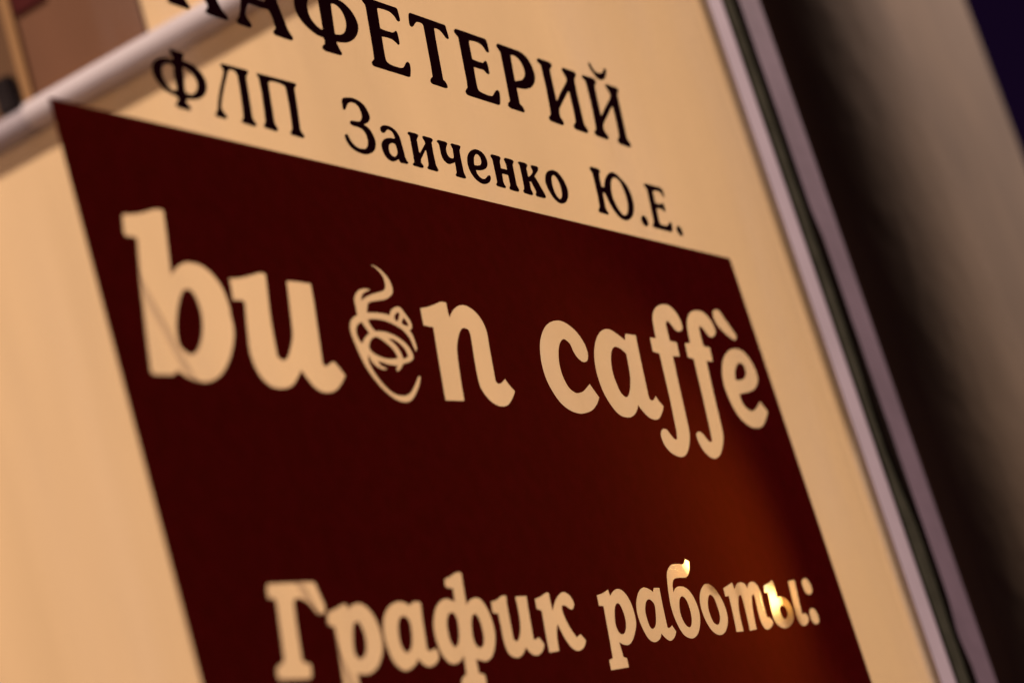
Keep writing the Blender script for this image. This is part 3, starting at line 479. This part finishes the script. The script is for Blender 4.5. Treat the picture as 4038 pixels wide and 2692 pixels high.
    ['79.94,-137.68 81.64,-135.09 84.90,-132.78 88.96,-131.57 92.38,-131.69 95.03,-132.81! 97.38,-131.86 100.35,-131.95 100.78,-132.42! 99.60,-136.36! 97.49,-145.16! 99.47,-145.52 101.49,-144.98 102.46,-146.12 102.16,-147.41 100.02,-148.95 96.52,-149.71 93.89,-148.93 91.94,-147.14! 89.60,-148.79 85.52,-149.97 82.44,-149.42 79.91,-147.04 79.09,-143.65 79.08,-140.27',
     '86.26,-139.25 87.52,-136.96 89.42,-135.57 91.67,-135.54 92.96,-137.05 92.59,-139.73 91.27,-142.78 89.31,-144.78 87.25,-145.34 85.97,-144.26 85.62,-142.08'],
    ['116.41,-125.99! 119.57,-125.33 123.00,-124.35 125.41,-124.18 126.10,-124.81! 125.39,-127.35! 123.90,-133.68! 126.58,-132.34 129.79,-131.80 132.36,-132.39 134.08,-134.53 135.13,-138.01 134.77,-142.21 132.77,-145.78 129.61,-148.73 126.01,-149.92 123.28,-149.62 120.76,-148.98! 120.09,-153.08! 122.67,-153.78 122.40,-155.81! 122.00,-158.75! 109.48,-158.32! 109.76,-155.53 110.83,-153.95 113.48,-153.05! 115.00,-147.58! 112.17,-149.20 108.65,-149.72 105.98,-148.83 103.90,-146.00 103.42,-141.74 104.44,-138.03 107.28,-134.35 110.64,-132.31 114.29,-131.54 118.43,-132.57! 119.42,-128.67! 116.77,-128.37 115.84,-127.82!',
     '110.83,-138.90 112.44,-136.54 114.27,-135.50 116.30,-135.77 116.91,-137.68 116.09,-140.90 114.40,-143.76 112.33,-145.17 110.92,-144.65 110.17,-142.63',
     '124.04,-138.44 125.85,-136.58 127.41,-136.36 128.52,-137.86 128.71,-140.36 128.23,-143.07 126.62,-145.49 124.46,-146.01 122.76,-145.11 122.47,-142.69'],
    ['137.70,-133.23! 140.93,-132.84 144.64,-131.74 146.94,-131.87! 145.98,-134.30! 143.94,-144.44! 145.24,-145.30 147.11,-144.53 149.38,-141.99 151.03,-138.17 152.05,-132.22! 158.46,-132.27! 157.50,-135.59! 155.17,-145.33! 157.06,-145.20 158.53,-144.85 159.85,-146.12 160.47,-147.00! 158.41,-148.83 155.66,-149.87 153.05,-149.85 151.00,-148.94 149.51,-147.18! 147.05,-148.97 143.90,-149.97 141.04,-149.66 138.88,-148.26 138.34,-144.86 139.05,-140.89 139.74,-136.69! 137.42,-136.54 136.98,-135.86!'],
    ['163.01,-133.29! 166.57,-132.74 170.47,-131.73 172.19,-131.88! 171.74,-133.89! 171.27,-137.28! 175.42,-133.87 179.26,-132.15 182.19,-131.96 184.74,-133.31 185.60,-135.56 184.06,-137.14 182.36,-137.20 180.15,-136.11 177.90,-135.89! 177.13,-138.11 178.50,-142.51 181.09,-145.97! 183.95,-145.12! 186.04,-147.11! 183.60,-149.16 179.63,-150.05 176.32,-149.02 174.01,-146.39 172.78,-143.81 171.88,-141.29! 169.57,-144.49 168.01,-149.40! 162.02,-149.61! 162.69,-145.90! 164.88,-136.95! 162.26,-136.28!'],
    ['201.80,-133.52! 205.83,-133.01 210.21,-131.97! 210.21,-134.15! 213.80,-132.43 217.51,-132.03 220.78,-133.47 222.78,-136.91 222.74,-141.28 221.14,-144.55 216.66,-148.32 212.80,-149.92 209.46,-149.73 206.90,-148.78! 206.66,-153.48! 208.68,-154.08! 208.18,-156.90! 196.20,-157.09! 196.99,-153.90! 199.56,-153.56! 201.15,-147.90! 203.89,-137.12! 201.01,-136.84!',
     '209.46,-140.01 211.49,-137.42 213.87,-136.50 215.32,-137.59 215.82,-140.65 214.93,-143.64 212.75,-145.90 210.61,-146.47 208.62,-145.69 208.05,-143.29'],
    ['226.13,-137.38 229.38,-134.09 233.07,-132.33 236.78,-132.27 240.58,-133.77! 241.86,-132.42! 245.90,-132.54! 244.30,-138.75! 242.86,-145.78! 244.22,-146.02 246.63,-145.26! 248.18,-147.42! 245.80,-149.20 242.44,-150.22 239.89,-149.57 237.16,-147.54! 234.84,-149.30 230.63,-150.08 227.21,-148.72 225.31,-145.10 224.78,-141.03',
     '230.96,-139.58 233.26,-136.93 235.69,-136.06 237.56,-136.58 238.71,-138.19 237.31,-141.58 235.14,-144.57 232.50,-145.76 230.75,-145.05 230.39,-142.30'],
    ['253.85,-129.28 255.90,-126.87 259.88,-125.02 264.72,-124.79 269.40,-124.89 271.69,-123.32! 274.27,-124.06! 272.91,-126.50 270.65,-128.60 267.58,-129.60 262.91,-129.55 258.76,-129.91 256.29,-131.79 255.26,-134.45! 258.37,-132.79 262.42,-132.57 266.41,-133.59 269.07,-136.52 269.97,-140.83 268.43,-144.66 264.59,-148.37 260.23,-150.09 256.33,-150.07 252.80,-148.50 250.68,-144.93 250.02,-140.37 251.08,-135.51',
     '256.33,-139.21 258.23,-136.81 260.83,-135.90 262.99,-137.33 263.48,-140.56 262.35,-144.07 260.35,-146.10 258.15,-146.42 256.12,-144.84 255.40,-141.99'],
    ['272.75,-138.45 275.49,-134.97 280.03,-132.61 284.20,-132.45 287.77,-134.30 290.57,-138.40 291.08,-142.76 289.31,-146.30 284.98,-149.34 280.25,-150.19 276.17,-149.10 273.35,-146.30 272.19,-142.34',
     '278.29,-139.33 280.49,-136.85 282.71,-136.11 284.74,-137.38 285.26,-140.71 284.77,-143.99 282.42,-146.27 280.08,-146.60 278.08,-145.33 277.45,-142.21'],
    ['294.71,-134.16! 298.65,-133.39 303.13,-132.40! 303.35,-135.03! 306.63,-133.09 310.46,-132.58 313.35,-133.29 314.29,-135.03! 317.21,-133.04 320.96,-132.72 323.47,-133.96 324.65,-136.96 323.83,-140.32 323.09,-146.10! 325.05,-146.03 327.18,-147.69! 324.51,-149.33 320.72,-150.20 317.85,-149.42 316.68,-146.45 317.47,-142.01 318.27,-138.62 317.89,-137.16 316.01,-137.68! 313.20,-142.52 311.09,-149.67! 305.09,-149.95! 306.40,-144.91 307.41,-138.97 307.02,-137.00 304.66,-137.67! 301.52,-142.43 299.79,-149.87! 294.01,-149.80! 295.54,-144.44! 297.14,-137.06! 294.10,-137.14!'],
    ['329.29,-134.35! 333.99,-133.58 337.89,-132.51! 338.00,-135.07 337.20,-139.23! 341.85,-138.88 345.43,-140.15 347.38,-142.84 346.98,-146.18 344.02,-148.69 339.10,-150.18 334.36,-150.34 330.10,-148.84 328.49,-145.82 329.89,-140.60 330.84,-136.86! 328.03,-136.97!',
     '335.90,-143.83! 337.45,-142.23 340.44,-142.13 342.40,-143.48 341.91,-145.77 339.11,-147.07 336.55,-146.52',
     '352.10,-133.31! 358.23,-133.08! 357.12,-137.21! 354.88,-146.16! 358.26,-145.78! 360.02,-147.42! 357.94,-149.29 354.23,-150.35 351.00,-149.77 349.50,-147.10 350.38,-141.37'],
    ['364.34,-134.40 366.97,-132.93 369.82,-132.90 371.64,-134.64 371.93,-136.87 370.31,-138.47 367.14,-138.86 364.82,-137.76',
     '362.62,-145.48 365.02,-144.29 367.59,-144.58 369.25,-146.50 369.08,-148.70 367.18,-150.08 363.82,-150.13 362.03,-148.40'],
]

for cs in BLACK_LETTERS:
    P(flat_shape("letter", [outline(c) for c in cs], -0.00035, 0.0002, 'ink', None))

film_rect = [(-0.0004, 0.0002), (0.4, 0.0001), (0.4, -0.42), (-0.0004, -0.42)]
cont = [film_rect]
for cs in CUT_LETTERS:
    cont += [outline(c) for c in cs]
film = P(flat_shape("sign_film", cont, -0.0003, 0.0, 'film', None))
film["label"] = "maroon vinyl film with cut-out pale lettering and coffee cup emblem"

# ---------------------------------------------------------------- behind the glass
# white rail along the wall
def rail(name, y0, y1, zb, zt, x0, material):
    prof = [(WX - 0.0003, zb + 0.001)]
    for k in range(11):
        a = math.pi * 1.5 - math.pi * k / 10
        prof.append((x0 + 0.006 + 0.006 * math.cos(a), (zb + zt) / 2 + (zt - zb) / 2 * math.sin(a)))
    prof.append((WX - 0.0003, zt - 0.001))
    n = len(prof)
    vs = [(x, y0, z) for x, z in prof] + [(x, y1, z) for x, z in prof]
    fs = [(i, (i + 1) % n, n + (i + 1) % n, n + i) for i in range(n)] + [tuple(range(n)), tuple(range(2 * n - 1, n - 1, -1))]
    me = bpy.data.meshes.new(name)
    me.from_pydata(vs, [], fs)
    bm = bmesh.new(); bm.from_mesh(me)
    bmesh.ops.recalc_face_normals(bm, faces=bm.faces[:])
    bm.to_mesh(me); bm.free()
    for f in me.polygons: f.use_smooth = len(f.vertices) == 4
    me.set_sharp_from_angle(angle=math.radians(50))
    return link(name, me, material)

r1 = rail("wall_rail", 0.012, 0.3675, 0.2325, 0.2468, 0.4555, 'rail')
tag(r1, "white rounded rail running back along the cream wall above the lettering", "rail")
r2 = rail("wall_rail", 0.3685, 0.70, 0.2320, 0.2455, 0.4565, 'rail_dim')
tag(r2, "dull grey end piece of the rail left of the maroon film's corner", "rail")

pn = box("wall_board", (WX - 0.0018, 0.288, 0.2485), (WX - 0.0004, 0.3655, 0.52), 'panel', None, 0.0006)
tag(pn, "brown board on the wall just above the white rail", "board")
ps = box("wood_strip", (WX - 0.004, 0.3660, 0.2490), (WX - 0.0004, 0.3725, 0.52), 'post', None, 0.0008)
tag(ps, "narrow tan upright strip at the board's left edge", "strip")
bb = box("wall_board", (WX - 0.0018, 0.3730, 0.2490), (WX - 0.0004, 0.62, 0.52), 'back', None, 0.0006)
tag(bb, "dark brown board at the picture's upper left edge", "board")
dk = box("junction_box", (WX - 0.008, 0.3765, 0.2485), (WX - 0.0020, 0.3875, 0.268), 'box', None, 0.001)
tag(dk, "small charcoal box standing on the rail at the far left", "box")
rd = box("red_trim", (WX - 0.004, 0.343, 0.297), (WX - 0.0020, 0.365, 0.36), 'red', None, 0.0008)
tag(rd, "dark red trim in the picture's top left corner", "trim")

cb = tube("wall_cable", [(WX + 0.0015, 0.3530, 0.200), (WX + 0.0015, 0.3425, 0.163), (WX + 0.0015, 0.3319, 0.1267), (WX + 0.0015, 0.3178, 0.0745),
                         (WX + 0.0015, 0.302, 0.013), (WX + 0.0015, 0.2866, -0.0468), (WX + 0.0015, 0.262, -0.15), (WX + 0.0015, 0.225, -0.30)],
          0.0026, 'cable')
tag(cb, "thin tan cable slanting down the cream wall behind the maroon film", "cable")

# two small lit lamps on the wall behind the film
def wall_lamp(y, z, label, power, cone, rz):
    root = empty("wall_lamp", (WX, y, z))
    tag(root, label, "lamp", "lit lamps behind the film")
    # socket: short turned cup, axis along -X
    prof = [(0.0, 0.0030), (0.001, 0.0030), (0.0015, 0.0025), (0.003, 0.0023), (0.003, 0.0016), (0.001, 0.0016)]
    S = 20
    vs, fs = [], []
    for k in range(S):
        a = 2 * math.pi * k / S
        for d, r in prof:
            vs.append((-0.0006 - d, r * math.cos(a), r * math.sin(a)))
    n = len(prof)
    for k in range(S):
        kk = (k + 1) % S
        for i in range(n - 1):
            fs.append((k * n + i, kk * n + i, kk * n + i + 1, k * n + i + 1))
    me = bpy.data.meshes.new("socket")
    me.from_pydata(vs, [], fs)
    bm = bmesh.new(); bm.from_mesh(me)
    bmesh.ops.recalc_face_normals(bm, faces=bm.faces[:])
    bm.to_mesh(me); bm.free()
    for f in me.polygons: f.use_smooth = True
    link("socket", me, 'cup', root)
    bm = bmesh.new()
    bmesh.ops.create_uvsphere(bm, u_segments=20, v_segments=14, radius=1.0)
    for v in bm.verts:
        v.co = Vector((-0.0062 + v.co.x * 0.0045, v.co.y * 0.0032, v.co.z * rz))
    me = bpy.data.meshes.new("bulb")
    bm.to_mesh(me); bm.free()
    for f in me.polygons: f.use_smooth = True
    link("bulb", me, 'bulb', root)
    if power:
        # added upright plate that cuts off the bulb's light along a straight edge
        d = Vector((0.355 - (WX - 0.0120), 0.0 - y, 0)).normalized()
        nrm = Vector((-d.y, d.x, 0))
        if nrm.x < 0: nrm = -nrm
        e0 = Vector((-0.0120, 0, 0)) + d * 0.0065
        e1 = e0 + nrm * 0.006 - d * 0.002
        vs = []
        for zz in (-0.004, 0.015):
            for q in (e0, e1):
                vs += [(q.x, q.y, zz), (q.x + d.x * 0.0008, q.y + d.y * 0.0008, zz)]
        fs = [(0, 1, 3, 2), (4, 6, 7, 5), (0, 4, 5, 1), (2, 3, 7, 6), (0, 2, 6, 4), (1, 5, 7, 3)]
        me = bpy.data.meshes.new("cutoff_plate")
        me.from_pydata(vs, [], fs)
        bm = bmesh.new(); bm.from_mesh(me)
        bmesh.ops.recalc_face_normals(bm, faces=bm.faces[:])
        bm.to_mesh(me); bm.free()
        link("cutoff_plate", me, 'wall', root)
    else:
        return root
    l = bpy.data.lights.new("bulb_light", 'SPOT')
    l.energy = power
    l.color = (0.80, 1.0, 0.30)
    l.spot_size = math.radians(cone)
    l.spot_blend = 0.75
    l.shadow_soft_size = 0.001
    o = bpy.data.objects.new("bulb_light", l)
    col.objects.link(o)
    o.parent = root
    o.location = (-0.0120, 0, 0)
    o.rotation_euler = Vector((-1, 0.0, -0.22)).to_track_quat('-Z', 'Y').to_euler()
    return root

wall_lamp(0.0553, -0.1270, "lit yellow bulb showing through the last letter of the bottom line", 0.0, 150, 0.0092)
wall_lamp(0.0850, -0.0995, "lit yellow bulb behind the raised tip of a letter in the bottom line", 9.6, 100, 0.0070)
